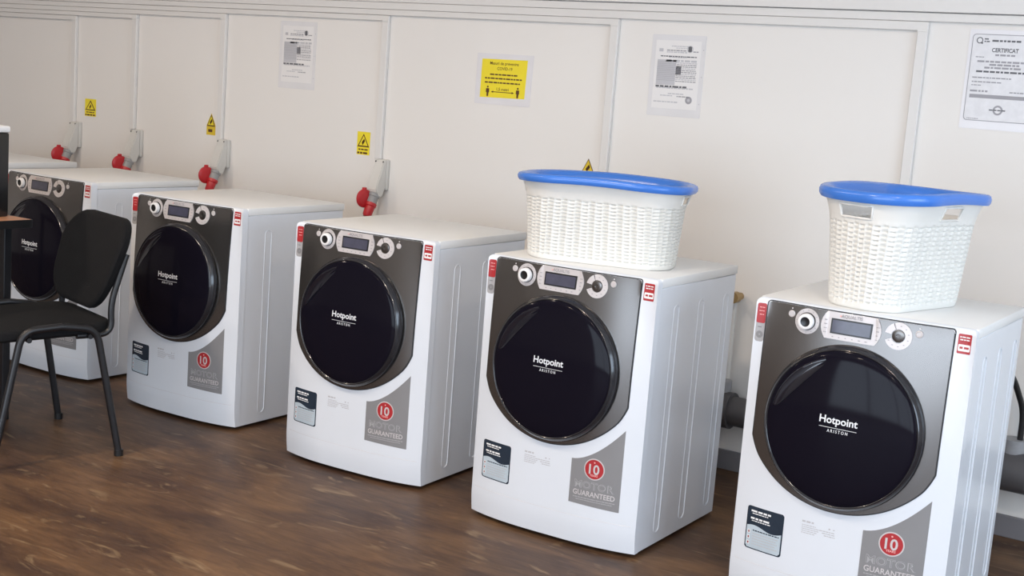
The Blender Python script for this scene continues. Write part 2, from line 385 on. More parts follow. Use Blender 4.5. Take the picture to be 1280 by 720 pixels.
# ------------------------------------------------------------------ washing machine
W, D, H = .595, .587, .85
BUL = .036
def FS(x, z=0):
    """front surface of the machine"""
    q = min(1, abs(2*x/W-1))
    y = -BUL*(1-q**3.0)
    return y
def front_y(x, z):
    """bulging across, and leaning back towards the top"""
    q = min(1, abs(2*x/W-1)); k = max(0, (z-.33)/.52)
    y = FS(x)+.028*k*k*(1-q**8)
    if z > .832:                      # rounded top edge
        k = min(1, (z-.832)/.018); y += .010*(1-math.sqrt(max(0, 1-k*k)))
    if z < .085: y += .010*((.085-z)/.085)**1.5
    return y
def machine():
    t = empty('washing_machine', '', 'washing machine')
    # cabinet with pressed ribs in both sides
    bm = bmesh.new(); box(bm, .0025, W-.0025, .028, D-.006, .012, .822, .002, 1)
    for sx, xx in ((1, W-.002), (-1, .002)):
        for y0, y1 in ((.128, .163), (.305, .343), (.495, .533)):
            z0, z1 = .05, .763; rr = (y1-y0)/2; pts = []
            for k in range(9):
                a = PI*k/8; pts.append((xx, (y0+y1)/2+rr*math.cos(a), z1-rr+rr*math.sin(a)))
            for k in range(9):
                a = PI+PI*k/8; pts.append((xx, (y0+y1)/2+rr*math.cos(a), z0+rr+rr*math.sin(a)))
            tube(bm, pts, [.0024 if p[1] > (y0+y1)/2 else .0013 for p in pts], 6, closed=True)
    finish(bm, 'cabinet', M['enamel'], t, 40)
    bm = bmesh.new(); box(bm, .0008, W-.0008, .0305, D, .8225, .85, .003, 2); finish(bm, 'top_panel', M['lidw'], t, 40)
    # front fascia
    bm = bmesh.new()
    us = [0]+[W*(.5-.5*math.cos(PI*k/40)) for k in range(1, 40)]+[W]
    zs = [.014, .02, .035, .055, .075, .085]+[.13+.05*k for k in range(15)]+[.835, .840, .8445, .8475, .8495]
    def zc(x, z):
        e = min(x, W-x); rr = .014
        return min(z, .8495-(rr-math.sqrt(max(0, rr*rr-(rr-e)**2)) if e < rr else 0))
    g = [[bm.verts.new((x, front_y(x, z), zc(x, z))) for x in us] for z in zs]
    for j in range(len(zs)-1):
        for i in range(len(us)-1): bm.faces.new((g[j][i], g[j][i+1], g[j+1][i+1], g[j+1][i]))
    tb = [bm.verts.new((x, .030, zc(x, .8495))) for x in us]
    bb = [bm.verts.new((x, .030, .014)) for x in us]
    for i in range(len(us)-1):
        bm.faces.new((g[-1][i], g[-1][i+1], tb[i+1], tb[i])); bm.faces.new((bb[i], bb[i+1], g[0][i+1], g[0][i]))
    for i in (0, -1):
        col = [g[j][i] for j in range(len(zs))]
        bm.faces.new(col+[tb[i], bb[i]])
    finish(bm, 'front_fascia', M['enamel'], t, 50)
    # kick strip line (a shallow groove between fascia and plinth)
    bm = bmesh.new()
    pts = [(x, front_y(x, .1)+.0004, .100-.0*x) for x in us[4:-4]]
    tube(bm, pts, .0007, 5); finish(bm, 'plinth_seam', M['silver'], t)
    # feet
    for fx, fy in ((.06, .06), (W-.06, .06), (.06, D-.06), (W-.06, D-.06)):
        bm = bmesh.new(); lathe(bm, [(0, 0), (.022, 0), (.022, .006), (.012, .009), (.012, .014), (0, .014)], 16, Matrix.Translation((fx, fy, 0)))
        finish(bm, 'foot', M['black'], t)
    # graphite panel: straight sides, arc underneath
    PX0, PX1, PC, PZ, PR = .034, .540, .2885, .605, .298
    def low(x, o=0):
        dx = min(abs(x-PC), PR-.001); z = PZ-math.sqrt((PR+o)**2-dx*dx)
        e = min(x-(PX0-o), (PX1+o)-x)
        rr = .030
        if e < rr: z += .016*(1-e/rr)**2
        return z
    def high(x, o=0):
        e = min(x-(PX0-o), (PX1+o)-x); rr = .010
        z = .8425+o
        if e < rr: z -= rr-math.sqrt(max(0, rr*rr-(rr-e)**2))
        return z
    def panel(o, lift, name, m):
        bm = bmesh.new(); x0, x1 = PX0-o, PX1+o; n = 64
        xs = [x0+(x1-x0)*(.5-.5*math.cos(PI*k/n)) for k in range(n+1)]; rows = 16
        gg = []
        for x in xs:
            a, b = low(x, o), high(x, o)
            gg.append([bm.verts.new((x, front_y(x, a+(b-a)*j/rows)-lift, a+(b-a)*j/rows)) for j in range(rows+1)])
        for i in range(n):
            for j in range(rows): bm.faces.new((gg[i][j], gg[i+1][j], gg[i+1][j+1], gg[i][j+1]))
        rim = [gg[i][0] for i in range(n+1)]+[gg[n][j] for j in range(1, rows+1)]+[gg[i][rows] for i in range(n-1, -1, -1)]+[gg[0][j] for j in range(rows-1, 0, -1)]
        bk = [bm.verts.new(v.co+Vector((0, lift+.002, 0))) for v in rim]
        for i in range(len(rim)): bm.faces.new((rim[i], rim[(i+1) % len(rim)], bk[(i+1) % len(rim)], bk[i]))
        return finish(bm, name, m, t, 40)
    panel(.0035, .0012, 'panel_gasket', M['gap'])
    cp = panel(0, .0035, 'control_panel', M['panel'])
    S = lambda x, z: front_y(x, z)-.0035
    F0 = lambda x, z: front_y(x, z)
    CYL.add(F0); CYL.add(S)
    # program dial
    zc = .806
    bm = bmesh.new(); outline_plate(bm, circ(.154, zc, .0345, 40), S, .0015, depth=.0015, mi=0)
    for k in range(12):
        a = 2*PI*k/12; outline_plate(bm, rect(.154+.0295*math.cos(a)-.0012, .154+.0295*math.cos(a)+.0012, zc+.0295*math.sin(a)-.0010, zc+.0295*math.sin(a)+.0010), S, .0018, depth=.0002, mi=1)
    finish(bm, 'dial_plate', [M['silver'], M['ink']], cp)
    my = lambda x, z: Matrix.Translation((x, S(x, z), z)) @ Matrix.Rotation(PI/2, 4, 'X')
    bm = bmesh.new(); lathe(bm, [(.022, 0), (.0215, .014), (.0205, .018), (.0165, .020), (.0135, .0195), (.013, .014)], 40, my(.154, zc))
    kb = finish(bm, 'program_dial', M['chrome'], cp, 40)
    bm = bmesh.new(); lathe(bm, [(.0132, .0175), (.009, .0165), (0, .016)], 32, my(.154, zc)); 
    lathe(bm, [(.0245, .0018), (.0235, .006), (.0225, .0065)], 32, my(.154, zc)); finish(bm, 'dial_core', M['black'], cp, 40)
    # display
    def disp(o):
        pts = []
        for k in range(9):
            s_ = -1+2*k/8; pts.append((.344+.014*(1-s_*s_)+o, zc+.001+(.036+o)*s_*1.0))
        for k in range(9):
            s_ = 1-2*k/8; pts.append((.208-.014*(1-s_*s_)-o, zc+.001+(.036+o)*s_))
        return pts
    bm = bmesh.new(); outline_plate(bm, disp(0), S, .0025, depth=.0025, mi=0)
    text(bm, 'AQUALTIS', .276, .8345, .058, S, .0030, 1, .01)
    outline_plate(bm, circ(.2455, .8345, .0022, 10), S, .0029, depth=.0003, mi=2)
    for k in range(4):
        for xx in (.203, .345): words(bm, xx, xx+.008, .787+.011*k, .0022, S, .0030, 1)
    for k in range(6): words(bm, .228+.018*k, .234+.018*k, .7775, .0022, S, .0030, 1)
    dp = finish(bm, 'display', [M['silver'], M['ink'], M['pink']], cp)
    bm = bmesh.new(); outline_plate(bm, rect(.222, .334, .786, .8265), S, .0035, depth=.003, mi=0)
    outline_plate(bm, rect(.226, .330, .790, .8225), S, .0040, depth=.0005, mi=1)
    finish(bm, 'display_screen', [M['black'], M['lcd']], cp)
    # C-shaped selector
    bm = bmesh.new(); cx = .403
    ring_plate(bm, cx, zc, .0185, .0355, S, .002, math.radians(-158), math.radians(112), 44, 0, .002)
    ring_plate(bm, cx, zc, .0185, .0355, S, .002, math.radians(116), math.radians(170), 10, 0, .002)
    for k in range(9):
        a = math.radians(-150+33*k); outline_plate(bm, rect(cx+.027*math.cos(a)-.002, cx+.027*math.cos(a)+.002, zc+.027*math.sin(a)-.0010, zc+.027*math.sin(a)+.0010), S, .0023, depth=.0002, mi=1)
    finish(bm, 'option_selector', [M['silver'], M['ink']], cp)
    bm = bmesh.new(); lathe(bm, [(.0165, 0), (.0165, .002), (.014, .003), (.006, .0032), (.005, .002), (0, .002)], 32, my(cx, zc)); finish(bm, 'selector_button', M['panel'], cp, 40)
    for bx in (.107, .455):
        bm = bmesh.new(); lathe(bm, [(.0095, 0), (.0095, .002), (.007, .003), (.006, .002), (0, .002)], 24, my(bx, .819))
        outline_plate(bm, circ(bx, .834, .0022, 10), S, .001, depth=.0005, mi=0)
        finish(bm, 'round_button', M['silver'], cp, 40)
    # door
    dx, dz, dy, lean = .289, .5385, -.0315, .040
    md = Matrix.Translation((dx, dy, dz)) @ Matrix.Rotation(-lean, 4, 'X') @ Matrix.Diagonal((1, 1, 1.025, 1)) @ Matrix.Rotation(PI/2, 4, 'X')
    prof = [(.2185, -.001), (.2185, .006), (.216, .014), (.210, .021), (.2085, .0235), (.2065, .0245), (.2045, .0235), (.203, .021)]
    bm = bmesh.new(); lathe(bm, prof, 96, md); dr = finish(bm, 'door', M['ring'], t, 40)
    RG, H0, H1 = .2045, .0215, .041
    def dome(r2): q = min(1, r2/RG**2); return H0+(H1-H0)*(1-q)**.6
    bm = bmesh.new(); lathe(bm, [(RG*math.sin(PI/2*k/20), dome((RG*math.sin(PI/2*k/20))**2)) for k in range(20, -1, -1)], 96, md)
    finish(bm, 'door_glass', M['glass'], dr, 60)
    SD = lambda x, z: dy-dome((x-dx)**2+(z-dz)**2)+lean*(z-dz)
    # crescent handle at the upper left of the door
    bm = bmesh.new(); n = 24; gg = []
    for k in range(n+1):
        a = math.radians(108+62*k/n); s_ = math.sin(PI*k/n); wd = .030*s_**.6
        row = []
        for r0, hh in ((.194, .0), (.194, .005), (.191, .0075), (.187, .005), (.187-wd*.5, .001), (.185-wd, .003), (.184-wd, 0)):
            x = dx+r0*math.cos(a); z = dz+r0*math.sin(a); row.append(bm.verts.new((x, SD(x, z)-hh*(.3+.7*s_), z)))
        gg.append(row)
    for k in range(n):
        for j in range(6): bm.faces.new((gg[k][j], gg[k+1][j], gg[k+1][j+1], gg[k][j+1]))
    finish(bm, 'door_handle', M['handle'], dr, 60)
    bm = bmesh.new(); text(bm, 'Hotpoint', dx, .5615, .104, SD, .0008, 0, .02)
    outline_plate(bm, rect(dx-.051, dx+.051, .5430, .5442), SD, .0012, depth=.0002)
    text(bm, 'A R I S T O N', dx, .5350, .056, SD, .0008, 0, .012, .0085)
    finish(bm, 'door_lettering', M['whiteg'], dr, normals=False)
    # stickers
    bm = bmesh.new()
    outline_plate(bm, rrect(.004, .030, .726, .834, .008), F0, .0006, depth=.0006, mi=2)
    outline_plate(bm, rrect(.0045, .0295, .778, .8335, .005), F0, .0012, depth=.0006, mi=0)
    words(bm, .010, .025, .822, .002, F0, .0014, 1); words(bm, .010, .024, .812, .002, F0, .0014, 1); words(bm, .012, .024, .802, .002, F0, .0014, 1)
    ring_plate(bm, .0170, .746, .002, .0100, F0, .0012, mi=3); words(bm, .010, .025, .767, .003, F0, .0012, 3)
    finish(bm, 'award_sticker', [M['red'], M['pink'], M['sgrey2'], M['sgrey']], t)
    bm = bmesh.new()
    outline_plate(bm, rrect(.5500, .5840, .785, .836, .003), F0, .0006, depth=.0006, mi=0)
    outline_plate(bm, rrect(.5520, .5820, .7915, .809, .003), F0, .0009, depth=.0003, mi=1)
    words(bm, .554, .580, .828, .003, F0, .0011, 1); words(bm, .555, .579, .821, .003, F0, .0011, 1)
    words(bm, .556, .579, .8005, .0055, F0, .0012, 0)
    finish(bm, 'red_sticker', [M['red'], M['white']], t)
    bm = bmesh.new()
    x0, x1, z0, z1 = .043, .158, .140, .263
    outline_plate(bm, rrect(x0, x1, z0, z1, .008), F0, .0006, depth=.0006, mi=0)
    pts = [(x0+.003, z0+.010), (x0+.008, z0+.003), (x1-.010, z0+.003), (x1-.004, z0+.009)]
    n = 14
    for k in range(n+1):
        u_ = 1-k/n; pts.append((x0+.003+(x1-x0-.007)*u_, .204+.006*math.sin(2*PI*(u_*.95+.05))))
    outline_plate(bm, pts, F0, .0009, depth=.0003, mi=1)
    for xx, zz, ww in ((.056, .250, .062), (.060, .243, .050), (.056, .229, .060), (.060, .222, .058)):
        words(bm, xx, xx+ww, zz, .0052 if zz in (.25, .229) else .0026, F0, .0012, 2)
    words(bm, .066, .148, .195, .003, F0, .0012, 0)
    for k in range(5): words(bm, .066, .146-.006*(k % 2), .186-.0075*k, .0024, F0, .0012, 3)
    for k in range(3): outline_plate(bm, rect(.050, .058, .152+.016*k, .162+.016*k), F0, .0012, depth=.0003, mi=2); outline_plate(bm, rect(.052, .056, .154+.016*k, .160+.016*k), F0, .0015, depth=.0003, mi=4)
    finish(bm, 'feature_label', [M['navy'], M['lblue'], M['white'], M['inkl'], M['redd']], t)
    bm = bmesh.new()
    words(bm, .210, .246, .262, .005, F0, .0004, 0)
    for k in range(5): words(bm, .210, .250+.004*((k*3) % 4), .252-.0055*k, .0022, F0, .0004, 0)
    for k in range(3): words(bm, .262+.006*k, .305, .247-.006*k, .0024, F0, .0004, 0)
    words(bm, .285, .290, .256, .004, F0, .0004, 0); words(bm, .298, .302, .256, .003, F0, .0004, 0)
    finish(bm, 'printed_instructions', M['inkl'], t)
    # grey guarantee sticker, its top edge following the door
    bm = bmesh.new(); gx0, gx1 = .378, .542
    pts = [(gx0, .141), (gx1, .137)]; n = 16
    for k in range(n+1):
        x = gx1-(gx1-gx0)*k/n; q = (x-gx0)/(gx1-gx0); pts.append((x, .277+.110*q**1.75+.004*q))
    outline_plate(bm, pts, F0, .0006, depth=.0006, mi=0)
    bcx, bcz = .4555, .256
    outline_plate(bm, circ(bcx, bcz, .0335, 40), F0, .0010, depth=.0004, mi=1)
    outline_plate(bm, circ(bcx, bcz, .0300, 40), F0, .0013, depth=.0003, mi=2)
    text(bm, '10', bcx, bcz, .034, F0, .0016, 1, .02)
    text(bm, 'YEARS', bcx, bcz-.019, .026, F0, .0016, 3, .02)
    outline_plate(bm, circ(bcx, bcz+.021, .0025, 10), F0, .0016, depth=.0003, mi=3)
    text(bm, 'MOTOR', .459, .2035, .130, F0, .0010, 4, .03, .024)
    text(bm, 'MOTOR', .459, .2035, .128, F0, .0013, 0, -.012, .022)
    text(bm, 'GUARANTEED', .459, .177, .136, F0, .0010, 5, .015, .0165)
    words(bm, .392, .528, .1615, .0028, F0, .0010, 4); words(bm, .402, .520, .155, .0022, F0, .0010, 4)
    finish(bm, 'guarantee_sticker', [M['sgrey'], M['silver'], M['red'], M['pink'], M['sgrey2'], M['silver']], t)
    return t
MACH = [(-3.5812, .0962, .0098, 'farthest white washing machine at the left, only its top showing behind the next one'),
        (-2.7242, .0931, -.008, 'white front-loading washer partly hidden behind the black chair'),
        (-1.7882, .0133, .0255, 'white front-loading washer just right of the black chair'),
        (-.8515, -.047, .0408, 'white front-loading washer with an empty top, standing left of the one with a basket'),
        (0, -.0844, .0202, 'white front-loading washer in the middle with the oblong laundry basket seen lengthwise on top'),
        (.903, -.0712, .0239, 'largest, rightmost white front-loading washer with a laundry basket seen end-on on top')]
proto = machine(); roots = []
for i, (x, y, a, lab) in enumerate(MACH):
    o = proto if i == 0 else copy_tree(proto)
    o.location = (x, y, 0); o.rotation_euler = (0, 0, a); o['label'] = lab
    o['group'] = 'row of white washing machines'
    roots.append(o)
def on_mach(i, lx, ly, z):
    x, y, a, _ = MACH[i]; return (x+lx*math.cos(a)-ly*math.sin(a), y+lx*math.sin(a)+ly*math.cos(a), z)

# ------------------------------------------------------------------ laundry baskets
def basket():
    t = empty('laundry_basket', '', 'laundry basket')
    HB = .275
    def pt(s, z, off=0):
        """s = arc position 0..1 round a rounded rectangle; long axis x"""
        q = z/HB; g = q*.62+.38*max(0, (q-.72)/.28)**1.6
        a = .243+(.277-.243)*g+off; b = .118+(.178-.118)*g+off; rr = .098+(.150-.098)*g+off
        L = [2*(b-rr), PI/2*rr, 2*(a-rr), PI/2*rr, 2*(b-rr), PI/2*rr, 2*(a-rr), PI/2*rr]
        # use fixed fractions so that columns stay vertical
        a0, b0, r0 = .258, .150, .120
        L0 = [2*(b0-r0), PI/2*r0, 2*(a0-r0), PI/2*r0, 2*(b0-r0), PI/2*r0, 2*(a0-r0), PI/2*r0]
        d = (s % 1)*sum(L0); k = 0
        while d > L0[k]+1e-9: d -= L0[k]; k += 1
        u_ = d/L0[k]
        if k == 0: return Vector((a, -(b-rr)+2*(b-rr)*u_, 0)), Vector((1, 0, 0))
        if k == 2: return Vector(((a-rr)-2*(a-rr)*u_, b, 0)), Vector((0, 1, 0))
        if k == 4: return Vector((-a, (b-rr)-2*(b-rr)*u_, 0)), Vector((-1, 0, 0))
        if k == 6: return Vector((-(a-rr)+2*(a-rr)*u_, -b, 0)), Vector((0, -1, 0))
        cx, cy, a0_ = {1: (a-rr, b-rr, 0), 3: (-(a-rr), b-rr, PI/2), 5: (-(a-rr), -(b-rr), PI), 7: (a-rr, -(b-rr), 1.5*PI)}[k]
        an = a0_+PI/2*u_; nn = Vector((math.cos(an), math.sin(an), 0))
        return Vector((cx, cy, 0))+rr*nn, nn
    NC, SUB, NR, SR = 62, 6, 17, 4
    wave = lambda s: .0045*-math.cos(4*PI*(s-.02)) 
    n = NC*SUB
    rows = []; zl = [0, .006]
    zb0, zb1 = .014, .212
    for k in range(NR*SR+1): zl.append(zb0+(zb1-zb0)*k/(NR*SR))
    for z in (.217, .224, .231, .238, .245, .252, .259, .267, .275): zl.append(z)
    holes = [(0.02, .052), (0.52, .052), (.27, .052)]       # both ends and one long side
    per0 = 1.40
    bm = bmesh.new(); G = []
    for j, z in enumerate(zl):
        row = []
        for i in range(n):
            s = (i/n+.0) % 1
            p, nn = pt(s, z)
            d = 0
            if 2 <= j <= 2+NR*SR:
                jr = (j-2) % SR; ic = i % SUB; col = i//SUB
                if (jr in (1, 2) if col % 2 == 0 else jr in (3, 2)) and ic in (1, 2, 3, 4): d = -.0040 if jr != 2 else -.0075
                d += .0014*math.sin(PI*ic/SUB)
            zz = z+wave(s)*(z/HB)**3
            if z == 0: p = p*.985
            row.append(bm.verts.new((p.x+nn.x*d, p.y+nn.y*d, zz)))
        G.append(row)
    for j in range(len(zl)-1):
        for i in range(n):
            s = (i+.5)/n; zc_ = (zl[j]+zl[j+1])/2
            cut = False
            for hs, hw in holes:
                ds = abs((s-hs+.5) % 1-.5)
                if ds*per0 < hw and .224 < zc_ < .252: cut = True
            if cut: continue
            bm.faces.new((G[j][i], G[j][(i+1) % n], G[j+1][(i+1) % n], G[j+1][i]))
    bmesh.ops.recalc_face_normals(bm, faces=bm.faces)
    fl = bm.faces.new(G[0]);
    bd = finish(bm, 'basket_body', M['basket'], t, 60, normals=True)
    so = bd.modifiers.new('thick', 'SOLIDIFY'); so.thickness = .0022; so.offset = -1
    # handle hole frames
    for hs, hw in holes:
        bm = bmesh.new(); pts = []
        m_ = 10
        sA = [hs+(hw+.002)*(-1+2*k/m_)/per0 for k in range(m_+1)]
        for s in sA: p, nn = pt(s, .2225); pts.append((p.x+nn.x*.0015, p.y+nn.y*.0015, .2225+wave(s)*(.2225/HB)**3))
        for s in sA[::-1]: p, nn = pt(s, .2535); pts.append((p.x+nn.x*.0015, p.y+nn.y*.0015, .2535+wave(s)*(.2535/HB)**3))
        tube(bm, pts, .0030, 6, closed=True); finish(bm, 'handle_frame', M['basket'], t, 60)
    # blue rim
    bm = bmesh.new(); n = 160
    prof = [(-.004, -.008), (.010, -.013), (.0155, -.006), (.0165, .004), (.013, .011), (.005, .0145), (-.006, .014), (-.020, .009), (-.030, -.003), (-.033, -.018), (-.030, -.020), (-.024, -.006)]
    R = []
    for i in range(n):
        s = i/n; p, nn = pt(s, HB)
        R.append([bm.verts.new((p.x+nn.x*o_, p.y+nn.y*o_, HB+wave(s)+h_)) for o_, h_ in prof])
    for i in range(n):
        a, b = R[i], R[(i+1) % n]
        for k in range(len(prof)):
            k2 = (k+1) % len(prof); bm.faces.new((a[k], b[k], b[k2], a[k2]))
    finish(bm, 'rim', M['blue'], t, 60)
    return t
bk = basket()
bk.location = on_mach(4, .285, .212, .851); bk.rotation_euler = (0, 0, math.radians(16)); bk.scale = (.955, .955, .918)
bk['label'] = 'white woven laundry basket with a blue rim seen lengthwise, under the yellow warning triangle'
bk2 = copy_tree(bk)
bk2.location = on_mach(5, .302, .258, .851); bk2.rotation_euler = (0, 0, math.radians(-103)); bk2.scale = (.91, .91, 1.12)
bk2['label'] = 'white woven laundry basket with a wavy blue rim seen end-on, on the rightmost washer'
for o in (bk, bk2): o['group'] = 'laundry baskets on the washers'

# ------------------------------------------------------------------ wall sockets
def socket():
    t = empty('wall_socket', '', 'wall socket')
    # origin: top centre on the wall; -y = into the room
    bm = bmesh.new(); box(bm, -.029, .029, -.022, 0, -.135, .0, .006, 2); finish(bm, 'back_plate', M['socket'], t, 40)
    bm = bmesh.new()
    prof = [(-.020, .0), (-.036, -.004), (-.080, -.112), (-.084, -.136), (-.066, -.164), (-.040, -.164), (-.020, -.122)]
    L = []
    for x, k in ((-.0265, 1), (.0265, 1)):
        L.append([bm.verts.new((x, y, z)) for y, z in prof])
    bm.faces.new(L[0]); bm.faces.new(L[1][::-1])
    for i in range(len(prof)):
        j = (i+1) % len(prof); bm.faces.new((L[0][i], L[0][j], L[1][j], L[1][i]))
    bmesh.ops.bevel(bm, geom=bm.edges[:], offset=.004, segments=2, affect='EDGES')
    finish(bm, 'housing', M['socket'], t, 40)
    for sx in (-.021, .021):
        bm = bmesh.new(); lathe(bm, [(.0035, 0), (.0035, .0012), (0, .0012)], 12, Matrix.Translation((sx, -.040, -.010)) @ Matrix.Rotation(math.radians(60), 4, 'X')); finish(bm, 'screw', M['black'], t)
    # collar pointing down and out
    ax = Vector((0, -.42, -.9)).normalized()
    q = ax.to_track_quat('Z', 'Y').to_matrix().to_4x4()
    m_ = Matrix.Translation((0, -.062, -.152)) @ q
    bm = bmesh.new(); lathe(bm, [(.0, 0), (.0265, 0), (.0265, .014), (.023, .016), (.023, .046), (.020, .047), (0, .045)], 32, m_); finish(bm, 'collar', M['socketd'], t, 40)
    # plug pushed into the collar
    bm = bmesh.new(); lathe(bm, [(0, .045), (.026, .045), (.026, .058), (.022, .062), (.020, .100), (.015, .108), (0, .108)], 32, m_); finish(bm, 'plug', M['sred'], t, 40)
    # open red lid, hinged on the outer side of the collar
    ml = Matrix.Translation((-.020, -.108, -.172)) @ Matrix.Rotation(math.radians(80), 4, 'Z') @ Matrix.Rotation(math.radians(90), 4, 'X')
    bm = bmesh.new(); lathe(bm, [(0, -.006), (.035, -.006), (.0405, -.003), (.0405, .004), (.036, .007), (.025, .009), (0, .009)], 40, ml)
    box(bm, -.027, -.013, -.117, -.099, -.138, -.124, .002)
    finish(bm, 'lid', M['sred'], t, 40)
    bm = bmesh.new(); tube(bm, smooth_path([(0, -.062+-.42*.105, -.152-.9*.105), (0, -.14, -.30), (.01, -.10, -.48), (.03, -.03, -.62)], .06), .007, 8); finish(bm, 'cable', M['black'], t, 60)
    return t
SL = ['grey wall socket with a red lid nearest the camera, below the yellow rectangular warning sticker',
      'grey wall socket with a red lid below the small house-shaped sticker',
      'second grey wall socket from the left, half hidden behind a washer top',
      'leftmost grey wall socket, its red lid just above the farthest washer']
SX = [-1.385, -2.372, -2.995, -3.475]
s0 = socket()
for i, x in enumerate(SX):
    o = s0 if i == 0 else copy_tree(s0)
    o.location = (x+.012, WY, 1.014+(.004 if i in (1, 3) else 0)); o['label'] = SL[i]; o['group'] = 'grey wall sockets with red lids'

# ------------------------------------------------------------------ signs on the wall
SW = lambda x, z: 0
FLAT.add(SW)
def tri(cx, z0, w_, h_): return [(cx-w_/2, z0), (cx+w_/2, z0), (cx, z0+h_)]
def bolt(cx, cz, s): return [(cx+.15*s, cz+.5*s), (cx-.30*s, cz-.05*s), (cx-.02*s, cz-.02*s), (cx-.15*s, cz-.5*s), (cx+.30*s, cz+.10*s), (cx+.02*s, cz+.06*s)]
def warn(kind, x, z, w_, h_, label):
    bm = bmesh.new()
    if kind == 'rect':
        outline_plate(bm, rect(-w_/2, w_/2, -h_/2, h_/2), SW, .001, depth=.001, mi=0)
        tw, tz, th = w_*.92, -h_*.16, h_*.58
        words(bm, -w_*.36, w_*.36, -h_*.27, h_*.06, SW, .0014, 1); words(bm, -w_*.44, w_*.44, -h_*.42, h_*.08, SW, .0014, 1)
    elif kind == 'combo':
        outline_plate(bm, [(-w_/2, -h_/2), (w_/2, -h_/2), (w_/2, -h_*.05), (0, h_/2), (-w_/2, -h_*.05)], SW, .001, depth=.001, mi=2)
        tw, tz, th = w_*.92, -h_*.10, h_*.56
        words(bm, -w_*.30, w_*.30, -h_*.30, h_*.13, SW, .0014, 1)
    else:
        outline_plate(bm, tri(0, -h_/2, w_, h_), SW, .001, depth=.001, mi=1)
        outline_plate(bm, tri(0, -h_/2+h_*.06, w_*.84, h_*.84), SW, .0013, depth=.0003, mi=2)
        outline_plate(bm, bolt(0, -h_*.12, h_*.5), SW, .0016, depth=.0003, mi=1)
        tw = 0
    if tw:
        outline_plate(bm, tri(0, tz, tw, th), SW, .0013, depth=.0003, mi=1)
        outline_plate(bm, tri(0, tz+th*.10, tw*.74, th*.74), SW, .0016, depth=.0003, mi=0)
        outline_plate(bm, bolt(0, tz+th*.38, th*.5), SW, .0019, depth=.0003, mi=1)
    o = finish(bm, 'warning_sticker', [M['yellow'], M['brown'], M['yellow2']])
    o.location = (x, WY-.0002, z); tag(o, label, 'warning sign', 'yellow electrical warning stickers')
    return o
warn('rect', -3.372, 1.098, .088, .090, 'leftmost yellow warning sticker with a black triangle, above the leftmost socket')
warn('combo', -2.472, 1.082, .060, .104, 'small house-shaped yellow warning sticker left of the second cable drop')
warn('rect', -1.504, 1.073, .074, .102, 'bright yellow rectangular warning sticker above the nearest socket')
warn('tri', -.338, 1.082, .064, .062, 'small yellow triangle sticker peeking out above the blue basket rim')

# yellow distance notice in a laminated sheet
t = empty('distance_notice', 'yellow notice with two figures and an arrow in a clear laminated sheet', 'notice', (-.775, WY-.0002, 1.397))
bm = bmesh.new(); outline_plate(bm, [(-.139, -.104), (.138, -.104), (.142, .104), (-.138, .104)], SW, .001, depth=.001); finish(bm, 'laminated_sheet', M['lam'], t)
bm = bmesh.new(); S2 = lambda x, z: -.001; FLAT.add(S2)
outline_plate(bm, [(-.113, -.077), (.110, -.073), (.114, .083), (-.112, .081)], S2, .0006, depth=.0006, mi=0)
text(bm, 'Masuri de prevenire', .0, .063, .142, S2, .0009, 1, .01); text(bm, 'COVID-19', .004, .044, .075, S2, .0009, 1, .01)
for zz, hw in ((.019, .068), (.003, .092), (-.014, .092)): words(bm, -hw, hw, zz, .0058, S2, .0009, 1)
text(bm, '1,5 metri', .0, -.041, .060, S2, .0009, 1, .01)
outline_plate(bm, rect(-.050, .050, -.0535, -.0505), S2, .0009, depth=.0003, mi=1)
for sx in (-1, 1):
    outline_plate(bm, [(sx*.058, -.052), (sx*.046, -.0475), (sx*.046, -.0565)], S2, .0009, depth=.0003, mi=1)
    cx = sx*.075; outline_plate(bm, circ(cx, -.0325, .0042, 12), S2, .0009, depth=.0003, mi=1)
    outline_plate(bm, [(cx-.0075, -.039), (cx+.0075, -.039), (cx+.0085, -.054), (cx+.0045, -.056), (cx+.0040, -.0715), (cx-.0040, -.0715), (cx-.0045, -.056), (cx-.0085, -.054)], S2, .0009, depth=.0003, mi=1)
finish(bm, 'yellow_print', [M['yellow'], M['brown']], t, normals=False)

